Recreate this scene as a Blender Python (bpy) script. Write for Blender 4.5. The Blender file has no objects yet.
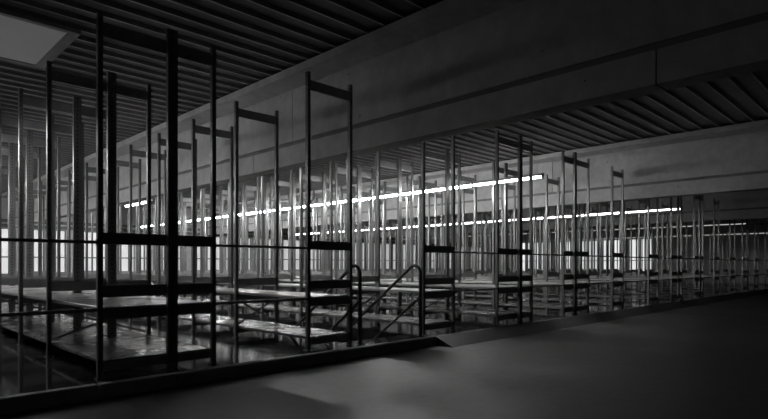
import bpy, bmesh, math, random
from mathutils import Vector, Matrix
random.seed(7)
S = 4.8                      # distance from the camera's aisle line to the rack fronts
H = 1.04                     # eye height
C = bpy.context.scene.collection
def Z(r): return H + r * S   # height given as a share of S above the eye

# ---------------------------------------------------------------- materials
def nodes(name):
    m = bpy.data.materials.new(name); m.use_nodes = True
    nt = m.node_tree
    return m, nt, nt.nodes['Principled BSDF']
def mix_noise(nt, scale, lo, hi, detail=6, rough=.6, stretch=None, p0=.35, p1=.68):
    tc = nt.nodes.new('ShaderNodeTexCoord'); src = tc.outputs['Object']
    if stretch:
        mp = nt.nodes.new('ShaderNodeMapping'); mp.inputs['Scale'].default_value = stretch
        nt.links.new(src, mp.inputs['Vector']); src = mp.outputs['Vector']
    n = nt.nodes.new('ShaderNodeTexNoise'); n.inputs['Scale'].default_value = scale
    n.inputs['Detail'].default_value = detail; n.inputs['Roughness'].default_value = rough
    nt.links.new(src, n.inputs['Vector'])
    r = nt.nodes.new('ShaderNodeValToRGB')
    r.color_ramp.elements[0].position = p0; r.color_ramp.elements[1].position = p1
    r.color_ramp.elements[0].color = (lo, lo, lo, 1); r.color_ramp.elements[1].color = (hi, hi, hi, 1)
    nt.links.new(n.outputs['Fac'], r.inputs['Fac'])
    return r.outputs['Color'], n.outputs['Fac'], src
def mul(nt, a, b):
    x = nt.nodes.new('ShaderNodeMix'); x.data_type = 'RGBA'; x.blend_type = 'MULTIPLY'
    x.inputs['Factor'].default_value = 1
    nt.links.new(a, x.inputs[6]); nt.links.new(b, x.inputs[7])
    return x.outputs[2]
def surf(name, lo, hi, scale, rough, metal=0, spec=.5, stretch=None, bump=0, fine=None, rvar=None, spots=False):
    m, nt, b = nodes(name)
    col, fac, src = mix_noise(nt, scale, lo, hi, stretch=stretch)
    if fine:
        c2, _, _ = mix_noise(nt, fine[0], fine[1], 1, 3, .7)
        col = mul(nt, col, c2)
    if spots:   # small tie holes and blow holes in cast concrete
        v = nt.nodes.new('ShaderNodeTexVoronoi'); v.inputs['Scale'].default_value = 3.0
        nt.links.new(src, v.inputs['Vector'])
        r = nt.nodes.new('ShaderNodeValToRGB'); r.color_ramp.interpolation = 'CONSTANT'
        r.color_ramp.elements[0].color = (.35, .35, .35, 1); r.color_ramp.elements[1].color = (1, 1, 1, 1)
        r.color_ramp.elements[1].position = .045
        nt.links.new(v.outputs['Distance'], r.inputs['Fac'])
        col = mul(nt, col, r.outputs['Color'])
    nt.links.new(col, b.inputs['Base Color'])
    b.inputs['Roughness'].default_value = rough; b.inputs['Metallic'].default_value = metal
    b.inputs['Specular IOR Level'].default_value = spec
    if rvar:
        mr = nt.nodes.new('ShaderNodeMapRange')
        mr.inputs['From Min'].default_value = .3; mr.inputs['From Max'].default_value = .7
        mr.inputs['To Min'].default_value = rvar[0]; mr.inputs['To Max'].default_value = rvar[1]
        nt.links.new(fac, mr.inputs['Value']); nt.links.new(mr.outputs['Result'], b.inputs['Roughness'])
    if bump:
        bp = nt.nodes.new('ShaderNodeBump'); bp.inputs['Strength'].default_value = bump
        bp.inputs['Distance'].default_value = .01
        nt.links.new(fac, bp.inputs['Height']); nt.links.new(bp.outputs['Normal'], b.inputs['Normal'])
    return m
def emit(name, strength, noise=None):
    m, nt, b = nodes(name)
    b.inputs['Base Color'].default_value = (.8, .8, .8, 1)
    b.inputs['Emission Color'].default_value = (1, 1, 1, 1)
    b.inputs['Emission Strength'].default_value = strength
    b.inputs['Roughness'].default_value = .4
    if noise:
        col, _, _ = mix_noise(nt, noise[0], noise[1], 1, 3, .5)
        nt.links.new(col, b.inputs['Emission Color'])
    return m

M = {
 'floor': surf('aisle_concrete', .06, .135, .55, .5, spec=.4, bump=.04, fine=(9, .75), rvar=(.38, .62)),
 'slab': surf('polished_slab', .05, .09, .6, .1, spec=.6, fine=(7, .8), rvar=(.04, .12)),
 'concrete': surf('cast_concrete', .46, .60, .8, .75, spec=.3, bump=.06, fine=(6, .8), spots=True),
 'concrete_dark': surf('joint_shadow_concrete', .16, .24, 2, .9, spec=.2),
 'wall': surf('painted_wall', .58, .68, .7, .8, spec=.3, fine=(5, .88)),
 'deck': surf('lit_deck_rib', .72, .8, .9, .45, metal=.2, fine=(5, .85)),
 'deck_pan': surf('shaded_deck_pan', .22, .29, .9, .5, metal=.2, fine=(5, .85)),  # rib bottoms pale, pans dark: lit ribs and shaded troughs put into colour
 'shelf_low': surf('shaded_shelf_board', .16, .24, 1.6, .3, spec=.35, fine=(18, .9), rvar=(.22, .32)),  # lower boards: the upper shelf's shade is put into a darker colour
 'steel': surf('rack_steel', .19, .27, 3, .36, metal=.4, fine=(14, .85)),
 'bar': surf('rack_bar_steel', .34, .42, 3, .42, metal=.45, fine=(14, .85)),
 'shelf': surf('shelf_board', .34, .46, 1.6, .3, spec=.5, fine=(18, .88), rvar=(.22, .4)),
 'dark': surf('dark_paint', .05, .08, 6, .35, spec=.5),
 'hole': surf('slot_inside', .02, .03, 6, .8),
 'frame': surf('window_frame_paint', .30, .38, 4, .5),
 'lamp': surf('lamp_housing', .5, .6, 4, .4),
 'tube': emit('fluorescent_tube', 165),
 'tube_mid': emit('dimmer_fluorescent_tube', 20),
 'tube_side': emit('side_bay_fluorescent_tube', 85),
 'tube_end': emit('aisle_end_fluorescent_tube', 24), 'tube_end2': emit('second_aisle_end_tube', 7),
 'tube_old': emit('weak_fluorescent_tube', .5),
 'pane': emit('daylit_frosted_pane', .52, (.35, .72)),
 'pane_end': emit('end_daylit_pane', 1.0, (.35, .7)),
 'sky': emit('rooflight_sheet', .03, (.8, .8)),
}
# ---------------------------------------------------------------- mesh helpers
def box(bm, x0, x1, y0, y1, z0, z1, mi=0):
    v = [bm.verts.new((x, y, z)) for z in (z0, z1) for y in (y0, y1) for x in (x0, x1)]
    for f in ((0,2,3,1),(4,5,7,6),(0,1,5,4),(2,6,7,3),(0,4,6,2),(1,3,7,5)):
        bm.faces.new([v[i] for i in f]).material_index = mi
def bevel(bm, w, seg=1):
    bmesh.ops.bevel(bm, geom=bm.edges[:], offset=w, segments=seg, affect='EDGES', clamp_overlap=True)
def strap(bm, p, q, w, t):
    """a flat bar from p to q, w wide in the plane, t thick along Y"""
    p, q = Vector(p), Vector(q); d = (q - p).normalized(); n = Vector((0, 1, 0)); u = d.cross(n).normalized()
    vs = []
    for e in (p, q):
        for a, b in ((-1,-1),(1,-1),(1,1),(-1,1)):
            vs.append(bm.verts.new(e + u * a * w / 2 + n * b * t / 2))
    for f in ((0,3,2,1),(4,5,6,7),(0,1,5,4),(1,2,6,5),(2,3,7,6),(3,0,4,7)):
        bm.faces.new([vs[i] for i in f])
def tube(bm, pts, r, seg=10):
    pts = [Vector(p) for p in pts]; rings = []
    for i, p in enumerate(pts):
        d = (pts[min(i+1, len(pts)-1)] - pts[max(i-1, 0)]).normalized()
        a = Vector((1, 0, 0)) if abs(d.x) < .9 else Vector((0, 1, 0))
        u = d.cross(a).normalized(); w = d.cross(u)
        rings.append([bm.verts.new(p + (u * math.cos(t) + w * math.sin(t)) * r) for t in [2*math.pi*k/seg for k in range(seg)]])
    for A, B in zip(rings, rings[1:]):
        for k in range(seg):
            f = bm.faces.new((A[k], A[(k+1) % seg], B[(k+1) % seg], B[k])); f.smooth = True
    bm.faces.new(rings[0][::-1]); bm.faces.new(rings[-1])
def mesh(name, bm, *mats):
    bmesh.ops.recalc_face_normals(bm, faces=bm.faces[:])
    me = bpy.data.meshes.new(name); bm.to_mesh(me); bm.free()
    for m in mats: me.materials.append(M[m])
    return me
def link(name, me, loc=(0,0,0), parent=None):
    o = bpy.data.objects.new(name, me); C.objects.link(o); o.location = loc
    if parent: o.parent = parent
    return o
def tag(o, label=None, cat=None, group=None, kind=None):
    if label: o['label'] = label
    if cat: o['category'] = cat
    if group: o['group'] = group
    if kind: o['kind'] = kind
    return o
def empty(name, loc): return link(name, None, loc)
def struct(name, bm, *mats, loc=(0,0,0)): return tag(link(name, mesh(name, bm, *mats), loc), kind='structure')

# ---------------------------------------------------------------- extents
X0, X1 = -2.2 * S, 7.6 * S
YA, YB = -2.4 * S, 5.2 * S          # wall behind the aisle, window wall
YK = .965 * S                       # kerb
ZS = .115                           # rack slab
ZC = Z(.5626)                       # rib bottoms of the deck
RIBH = .052
# stair well between the second and third racks
WX0, WX1, WY0, WY1, WD = .893 * S, 1.119 * S, 1.04 * S, 1.54 * S, 1.10

# aisle floor and rack slab
bm = bmesh.new(); box(bm, X0, X1, YA, YK, -.3, 0); struct('floor', bm, 'floor')
bm = bmesh.new()
box(bm, X0, X1, YK, WY0, -.3, ZS); box(bm, X0, X1, WY1, YB, -.3, ZS)
box(bm, X0, WX0, WY0, WY1, -.3, ZS); box(bm, WX1, X1, WY0, WY1, -.3, ZS)
# walls and bottom of the well
box(bm, WX0-.1, WX1+.1, WY0-.1, WY0, -1.3, -.3); box(bm, WX0-.1, WX1+.1, WY1, WY1+.1, -1.3, -.3)
box(bm, WX0-.1, WX0, WY0, WY1, -1.3, -.3); box(bm, WX1, WX1+.1, WY0, WY1, -1.3, -.3)
box(bm, WX0, WX1, WY0, WY1, -1.3, -1.06)
o = struct('floor_slab', bm, 'slab')
# kerb: a rough concrete nosing along the aisle edge of the slab
bm = bmesh.new()
k = X0
KE = 1.15 * S
while k < KE - .1:
    box(bm, k, min(k + 2.39, KE), YK - .09, YK - .001, 0.0, ZS + .004); k += 2.4
bevel(bm, .008)
struct('kerb', bm, 'concrete')
# right of the stair the slab meets the aisle with a shallow cement ramp
bm = bmesh.new(); rp = .34
A = [bm.verts.new((KE + .002, y, z)) for y, z in ((YK - rp, .0005), (YK - .001, .0005), (YK - .001, ZS), (YK - .06, ZS))]
B = [bm.verts.new((X1, v.co.y, v.co.z)) for v in A]
for i in range(4): bm.faces.new((A[i], A[(i+1) % 4], B[(i+1) % 4], B[i]))
bm.faces.new(A[::-1]); bm.faces.new(B)
struct('floor_ramp', bm, 'floor')
# steps
bm = bmesh.new(); n = 6
for i in range(n):
    y0 = WY0 + i * .26
    box(bm, WX0 + .002, WX1 - .002, y0, y0 + .27, -1.06, ZS - .17 * (i + 1))
st = tag(link('stair', mesh('stair', bm, 'concrete')), 'short concrete stair dropping between the second and third racks', 'stair', kind='structure')

# ---------------------------------------------------------------- ceiling deck (ribs run along the aisle)
bm = bmesh.new(); pitch = .285; y = YA - .1; prof = []
while y < YB + .1:
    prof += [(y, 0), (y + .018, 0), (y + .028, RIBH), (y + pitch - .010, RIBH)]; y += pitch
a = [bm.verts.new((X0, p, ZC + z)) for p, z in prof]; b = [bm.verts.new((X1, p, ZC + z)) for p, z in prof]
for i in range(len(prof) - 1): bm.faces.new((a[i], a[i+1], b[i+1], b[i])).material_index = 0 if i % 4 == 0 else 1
# roof build-up above the deck
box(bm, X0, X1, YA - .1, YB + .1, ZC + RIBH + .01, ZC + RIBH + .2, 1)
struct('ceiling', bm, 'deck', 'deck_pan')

# ---------------------------------------------------------------- precast beams across the hall
def beam(xw):
    xf = xw - .07 * S; zb, zg, zu = Z(.307), Z(.372), Z(.535); t = .05 * S
    bm = bmesh.new()
    ya, yb = YA, YB
    # set-back core, seen only in the joints
    box(bm, xw + .022, xw + t - .022, ya, yb, zb + .03, zu, 1)
    def row(z0, z1, off, step):
        y = ya
        nxt = off
        while nxt - step > ya: nxt -= step
        while y < yb - .01:
            e = min(nxt, yb)
            box(bm, xw, xw + t, y, e - .012, z0, z1); y = e; nxt += step
    row(zb, zg - .03, 1.597 * S - 1.267 * S, 1.267 * S)
    row(zg + .03, zu, 1.376 * S, 1.267 * S)
    # top flange with a chamfered underside
    sec = [(xf, zu + .03), (xf, ZC - .001), (xw + t + .07 * S, ZC - .001), (xw + t + .07 * S, zu + .03), (xw + t, zu), (xw, zu)]
    A = [bm.verts.new((x, ya, z)) for x, z in sec]; B = [bm.verts.new((x, yb, z)) for x, z in sec]
    for i in range(6): bm.faces.new((A[i], A[(i+1) % 6], B[(i+1) % 6], B[i]))
    bm.faces.new(A[::-1]); bm.faces.new(B)
    struct('beam', bm, 'concrete', 'concrete_dark')
for xw in (-.64 * S, .98 * S, 2.60 * S, 4.22 * S, 5.84 * S): beam(xw)

# ---------------------------------------------------------------- walls and windows
WT = .3
WZ0, WZ1 = Z(-.09), Z(.30)
wins = []
x = X0 + .25
while x + 1.5 < X1: wins.append((x, x + 1.45)); x += 1.72
bm = bmesh.new()
box(bm, X0, X1, YB, YB + WT, 0, WZ0); box(bm, X0, X1, YB, YB + WT, WZ1, ZC + .3)
prev = X0
for a_, b_ in wins: box(bm, prev, a_, YB, YB + WT, WZ0, WZ1); prev = b_
box(bm, prev, X1, YB, YB + WT, WZ0, WZ1)
struct('wall_back', bm, 'wall')
# two dark ledges running over the windows
for z0, z1, d in ((.302, .328, .12), (.345, .368, .16)):
    bm = bmesh.new(); box(bm, X0, X1, YB - d, YB, Z(z0), Z(z1)); bevel(bm, .01); struct('trim_%d' % (1 if z0 < .33 else 2), bm, 'concrete_dark')
def window(n, x0, x1, z0, z1, pane):
    w = x1 - x0; bm = bmesh.new(); f = .05
    box(bm, 0, w, .05, .13, z0, z0 + f); box(bm, 0, w, .05, .13, z1 - f, z1)
    box(bm, 0, f, .05, .13, z0 + f, z1 - f); box(bm, w - f, w, .05, .13, z0 + f, z1 - f)
    box(bm, w/2 - .03, w/2 + .03, .05, .13, z0 + f, z1 - f)
    zt = Z(.062); box(bm, f, w/2 - .03, .05, .13, zt, zt + .06); box(bm, w/2 + .03, w - f, .05, .13, zt, zt + .06)
    o = struct('window_%d' % n, bm, 'frame')
    bm = bmesh.new(); box(bm, f*.5, w - f*.5, .085, .1, z0 + f*.5, z1 - f*.5)
    link('pane', mesh('pane', bm, pane), parent=o)
    return o
for i, (a_, b_) in enumerate(wins): window(i + 1, a_, b_, WZ0, WZ1, 'pane').location = (a_, YB, 0)
# end wall on the right
ewins = [(y, y + 1.45) for y in (2.6*S, 2.6*S+1.72, 2.6*S+3.44, 2.6*S+5.16, 2.6*S+6.88, 2.6*S+8.6)]
EZ0, EZ1 = Z(-.09), Z(.36)
bm = bmesh.new(); prev = YA
box(bm, X1, X1 + WT, YA, YB + WT, 0, EZ0); box(bm, X1, X1 + WT, YA, YB + WT, EZ1, ZC + .3)
for a_, b_ in ewins: box(bm, X1, X1 + WT, prev, a_, EZ0, EZ1); prev = b_
box(bm, X1, X1 + WT, prev, YB + WT, EZ0, EZ1)
struct('wall_right', bm, 'wall')
for i, (a_, b_) in enumerate(ewins):
    o = window(len(wins) + i + 1, a_, b_, EZ0, EZ1, 'pane_end'); o.rotation_euler.z = -math.pi / 2; o.location = (X1, b_, 0)
bm = bmesh.new(); box(bm, X0 - WT, X0, YA, YB + WT, -.3, ZC + .3); struct('wall_left', bm, 'wall')
bm = bmesh.new(); box(bm, X0 - WT, X1 + WT, YA - WT, YA, -.3, ZC + .3); struct('wall_front', bm, 'concrete_dark')

# ---------------------------------------------------------------- rooflight in the deck, top left
rx0, rx1, ry0, ry1 = -.06 * S, .412 * S, 1.435 * S, 1.766 * S; fx, fy = .024 * S, .015 * S
bm = bmesh.new(); W, D = rx1 - rx0, ry1 - ry0
box(bm, 0, W, 0, fy, -.05, -.004); box(bm, 0, W, D - fy, D, -.05, -.004)
box(bm, 0, fx, fy, D - fy, -.05, -.004); box(bm, W - fx, W, fy, D - fy, -.05, -.004)
rl = struct('rooflight', bm, 'frame', loc=(rx0, ry0, ZC))
bm = bmesh.new(); box(bm, fx * .5, W - fx * .5, fy * .5, D - fy * .5, -.035, -.02)
link('diffuser_sheet', mesh('diffuser_sheet', bm, 'sky'), parent=rl)

# ---------------------------------------------------------------- racks
def post_mesh(w, d, h, slots):
    """a C-section upright with a column of slots in its front and left faces; origin at its base"""
    bm = bmesh.new(); x0, x1, y0, y1 = -w/2, w/2, -d/2, d/2
    def face(pts, mi=0): bm.faces.new([bm.verts.new(p) for p in pts]).material_index = mi
    def slotted(P, L, depth):          # P(u, z, inset) maps onto the face; u from 0 to L
        s0, s1 = L * .39, L * .61
        face([P(0,0,0), P(s0,0,0), P(s0,h,0), P(0,h,0)]); face([P(s1,0,0), P(L,0,0), P(L,h,0), P(s1,h,0)])
        z = 0; step = .05
        while z < h - 1e-6:
            a, b = min(z + .031, h), min(z + step, h)
            face([P(s0,z,0), P(s1,z,0), P(s1,a,0), P(s0,a,0)])
            if b - a > .001:
                face([P(s0,a,depth), P(s1,a,depth), P(s1,b,depth), P(s0,b,depth)], 1)
                face([P(s0,a,0), P(s0,a,depth), P(s0,b,depth), P(s0,b,0)]); face([P(s1,a,0), P(s1,a,depth), P(s1,b,depth), P(s1,b,0)])
                face([P(s0,a,0), P(s1,a,0), P(s1,a,depth), P(s0,a,depth)]); face([P(s0,b,0), P(s1,b,0), P(s1,b,depth), P(s0,b,depth)])
            z = b
    slotted(lambda u, z, i: (x0 + u, y0 + i, z), w, .006)
    slotted(lambda u, z, i: (x0 + i, y1 - u, z), d, .006)
    face([(x1,y0,0),(x1,y1,0),(x1,y1,h),(x1,y0,h)]); face([(x0,y1,0),(x0,y1,h),(x1,y1,h),(x1,y1,0)])
    face([(x0,y0,h),(x1,y0,h),(x1,y1,h),(x0,y1,h)]); face([(x0,y0,0),(x0,y1,0),(x1,y1,0),(x1,y0,0)])
    bmesh.ops.remove_doubles(bm, verts=bm.verts[:], dist=1e-5)
    # foot plate
    box(bm, x0 - .015, x1 + .015, y0 - .015, y1 + .015, 0, .006)
    return mesh('post', bm, 'steel', 'hole')
PH = Z(.4395) - ZS
PW, PD = .040, .042
POST = post_mesh(PW, PD, PH, True)
WIDE = post_mesh(.088, .042, PH + .03, True)
BARS = {'top': (.3995, .4222), 'guard': (.0363, .0567), 'stop': (-.0545, -.034), 'shelf_beam': (-.093, -.0735), 'low_beam': (-.181, -.1655)}
_bar, _shelf, _brace = {}, {}, {}
def bar_mesh(w, h):
    k = (round(w, 3), round(h, 3))
    if k not in _bar:
        bm = bmesh.new(); box(bm, PW/2, w - PW/2, -.014, .014, 0, h); bevel(bm, .003)
        for e in (PW/2 + .001, w - PW/2 - .026):           # hooked end plates
            box(bm, e, e + .025, -.019, -.0135, .008, h - .008)
        _bar[k] = mesh('cross_bar', bm, 'bar')
    return _bar[k]
def shelf_mesh(w, d, mat='shelf'):
    k = (round(w, 3), round(d, 3), mat)
    if k not in _shelf:
        bm = bmesh.new(); t = .03
        nb = 3; x = PW/2 + .001; span = w - PW - .002
        box(bm, x, x + span, 0, d, 0, t)
        bevel(bm, .004)
        # shallow joints between the boards
        _shelf[k] = mesh('shelf', bm, mat)
    return _shelf[k]
def brace_mesh(w, h):
    k = (round(w, 3), round(h, 3))
    if k not in _brace:
        bm = bmesh.new()
        strap(bm, (PW/2 + .01, -.002, 0), (w - PW/2 - .01, -.002, h), .022, .003)
        strap(bm, (PW/2 + .01, .002, h), (w - PW/2 - .01, .002, 0), .022, .003)
        bmesh.ops.create_cone(bm, cap_ends=True, segments=8, radius1=.014, radius2=.014, depth=.012,
                              matrix=Matrix.Translation((w/2, 0, h/2)) @ Matrix.Rotation(math.pi/2, 4, 'X'))
        _brace[k] = mesh('brace', bm, 'bar')
    return _brace[k]
FY = [1.0, 1.315] + [1.565 + .2475 * i for i in range(11)]
def rack(xl, xr, mid, label, posts=None, drop=0):
    xl *= S; w = xr * S - xl
    r = tag(empty('shelving_rack', (xl, FY[0] * S, ZS)), label, 'rack', 'rows of empty steel racking')
    def put(name, me, x, y, z): return link(name, me, (x, y, z), r)
    for i, fy in enumerate(FY):
        y = (fy - FY[0]) * S
        put('post', (posts or (POST, WIDE))[0], 0, y, 0); put('post', (posts or (POST, WIDE))[0], w, y, 0)
        if mid: put('centre_post', (posts or (POST, WIDE))[1], mid * S - xl, y - .037, 0)
        for kind, (a, b) in BARS.items():
            if kind == 'guard' and i: continue
            put('cross_bar', bar_mesh(w, (b - a) * S), 0, y, Z(a) - ZS - (drop if kind == 'top' else 0))
        if i % 2 == 1 and i < 12:
            put('brace', brace_mesh(w, .30), 0, y, Z(-.093) - .305 - ZS)
        if i < len(FY) - 1:
            d = (FY[i+1] - fy) * S
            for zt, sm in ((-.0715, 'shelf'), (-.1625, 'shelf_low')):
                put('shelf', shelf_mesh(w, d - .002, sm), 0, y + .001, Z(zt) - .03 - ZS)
    return r
RX = [(.316,.524,.438), (.756,.883,None), (1.154,1.289,None), (1.521,1.735,1.649), (1.973,2.19,2.056), (2.429,2.545,None),
      (2.87,3.0,None), (3.21,3.38,3.30), (3.615,3.79,3.70), (4.04,4.15,None), (4.44,4.57,None), (4.80,4.97,4.90), (5.20,5.33,None),
      (5.60,5.74,None)]
RL = ['double-width steel racking row with thick centre posts at the far left, tallest in the photo',
      'two-post steel racking row just left of the stair handrails, before the first concrete beam',
      'two-post racking row just right of the stair handrails, topped by the first beam',
      'three-post steel racking row just left of the longest bright tube line\'s aisle end',
      'three-post steel racking row just right of the longest bright tube line\'s aisle end',
      'narrow two-post racking row standing in front of the second concrete beam',
      'narrow racking row, first one behind the second concrete beam',
      'three-post racking row, second behind the second beam, left of the second tube line\'s end',
      'three-post racking row just right of the second tube line\'s aisle end',
      'narrow racking row, last one in front of the third concrete beam',
      'racking row, first behind the third concrete beam, dim at the right edge',
      'racking row, second behind the third concrete beam, dim at the right edge',
      'racking row, third behind the third concrete beam, dim at the right edge',
      'racking row, farthest right along the aisle, barely visible']
LOW = (post_mesh(PW, PD, PH - .045, True), post_mesh(.088, .042, PH - .02, True))
rack(-.14, .02, None, 'unseen racking row added left of the row with thick centre posts')  # unseen row, put in to keep side light off the lower shelves
for k, ((xl, xr, mid), lab) in enumerate(zip(RX, RL)):
    rack(xl, xr, mid, lab, LOW if k == 0 else None, .045 if k == 0 else 0)

# ---------------------------------------------------------------- guard rails closing the gaps between the racks
ordn = ['first', 'second', 'third', 'fourth', 'fifth', 'sixth', 'seventh', 'eighth', 'ninth', 'tenth', 'eleventh', 'twelfth', 'thirteenth', 'fourteenth', 'fifteenth']
gaps = [(.02, RX[0][0], 'thin double guard rail running left out of view from the leftmost racking row')]
for i in range(len(RX) - 1):
    if i == 1: continue
    gaps.append((RX[i][1], RX[i+1][0], 'thin double guard rail between the %s and %s racking rows from the left' % (ordn[i], ordn[i+1])))
for a_, b_, lab in gaps:
    L = (b_ - a_) * S - PW
    g = tag(empty('guard_rail', (a_ * S + PW/2, FY[0] * S, ZS)), lab, 'guard rail', 'guard rails between the racks')
    for z in (.0395, -.0755):
        bm = bmesh.new(); box(bm, .0005, L - .0005, -.012, .012, -.013, .013); bevel(bm, .004)
        o = link('rail_bar', mesh('rail_bar', bm, 'bar'), (0, 0, Z(z) - ZS), g)
        for e in (.0008, L - .0048):
            bm = bmesh.new(); box(bm, e, e + .004, -.018, .018, -.03, .03)
            link('bracket', mesh('bracket', bm, 'bar'), parent=o)

# ---------------------------------------------------------------- the two stair handrails
def handrail(x, lab, extra):
    r = tag(empty('stair_handrail', (x, YK + .06, ZS)), lab, 'handrail', 'handrails of the stair')
    zt = H - .002 - ZS; rad = .10; sl = math.tan(math.radians(36)); y0 = 0
    pts = [(0, 0, 0), (0, 0, zt - rad)]
    for k in range(1, 9):
        t = math.radians(126) * k / 8
        pts.append((0, rad * (1 - math.cos(t)), zt - rad + rad * math.sin(t)))
    py, pz = pts[-1][1], pts[-1][2]
    pts += [(0, py + 1.5, pz - 1.5 * sl)]
    bm = bmesh.new(); tube(bm, pts, .021, 12); link('top_rail', mesh('top_rail', bm, 'dark'), parent=r)
    bm = bmesh.new(); tube(bm, [(0, .015, zt - .42), (0, 1.35, zt - .42 - 1.335 * sl)], .017, 10); link('middle_rail', mesh('middle_rail', bm, 'dark'), parent=r)
    ye = 1.14; bm = bmesh.new()
    tube(bm, [(0, ye, -1.0), (0, ye, pz - (ye - py) * sl)], .019, 10); link('post', mesh('post', bm, 'dark'), parent=r)
    bm = bmesh.new(); bmesh.ops.create_cone(bm, cap_ends=True, segments=16, radius1=.036, radius2=.036, depth=.008, matrix=Matrix.Translation((0, 0, .005)))
    link('foot_plate', mesh('foot_plate', bm, 'dark'), parent=r)
handrail(.8955 * S, 'dark tubular stair handrail beside the second racking row, partly hidden by its post', 0)
handrail(1.1165 * S, 'dark tubular stair handrail with rounded top in full view, beside the third racking row', 1)

# ---------------------------------------------------------------- hanging fluorescent lamp lines
LN = 1.52
def lamp_line(x, z, y0, n, mat, where, drop=(), rt=.02, mat0=None):
    bm = bmesh.new(); box(bm, -.055, .055, 0, LN - .006, 0, .05); bevel(bm, .006)
    hous = mesh('housing', bm, 'lamp')
    bm = bmesh.new(); tube(bm, [(0, .022, -rt), (0, LN - .028, -rt)], rt, 12); tb = mesh('tube', bm, mat)
    first = tb.copy(); first.materials[0] = M[mat0 or mat]
    bm = bmesh.new(); box(bm, -.026, .026, 0, .02, -.05, -.0005); bevel(bm, .004); cap = mesh('lamp_holder', bm, 'lamp')
    for i in range(n):
        dz = dict(drop).get(i, (0, 0))
        o = tag(empty('hanging_lamp', (x, y0 + i * LN, Z(z) + dz[0])), '%s fluorescent lamp from the aisle end in the %s' % (ordn[i], where), 'lamp', 'fluorescent lamps in the ' + where)
        o.rotation_euler.x = dz[1]
        bm = bmesh.new(); tube(bm, [(0, 0, .0505), (0, 0, ZC - Z(z) - dz[0])], .003, 6); wire = mesh('hanging_wire', bm, 'bar')
        link('housing', hous, parent=o); link('tube', first if i == 0 else tb, parent=o)
        link('lamp_holder', cap, parent=o); link('lamp_holder', cap, (0, LN - .027, 0), o)
        link('hanging_wire', wire, (0, .1, 0), o); link('hanging_wire', wire, (0, LN - .12, 0), o)
lamp_line(.235 * S, .334, 1.40 * S, 11, 'tube_side', 'line left of the leftmost racks', mat0='tube_end')
lamp_line(1.075 * S, .336, 1.10 * S, 12, 'tube_mid', 'line behind the first beam', ((5, (-.105, 0)),), mat0='tube_end2')
lamp_line(1.855 * S, .334, 1.02 * S, 12, 'tube', 'longest, nearest bright line', mat0='tube_end')
lamp_line(3.475 * S, .334, 1.02 * S, 12, 'tube_mid', 'second bright line, past the second beam', mat0='tube_end2')
lamp_line(5.09 * S, .334, 1.02 * S, 12, 'tube_old', 'third, faint line past the third beam', rt=.014)
lamp_line(6.72 * S, .334, 1.02 * S, 8, 'tube_old', 'farthest, faintest line at the right', rt=.014)

# ---------------------------------------------------------------- world, camera, view
w = bpy.data.worlds.new('world'); bpy.context.scene.world = w; w.use_nodes = True
w.node_tree.nodes['Background'].inputs[0].default_value = (0, 0, 0, 1)
cam = bpy.data.cameras.new('camera'); co = bpy.data.objects.new('camera', cam); C.objects.link(co)
co.location = (0, 0, H); co.rotation_euler = (math.pi/2, 0, -math.pi/4)
cam.sensor_width = 36; cam.lens = 36 * 547 / 768; cam.shift_y = 56 / 768; cam.clip_start = .05; cam.clip_end = 200
sc = bpy.context.scene; sc.camera = co
sc.view_settings.view_transform = 'Standard'; sc.view_settings.look = 'None'
sc.view_settings.exposure = 0; sc.view_settings.gamma = 1; sc.view_settings.use_curve_mapping = False
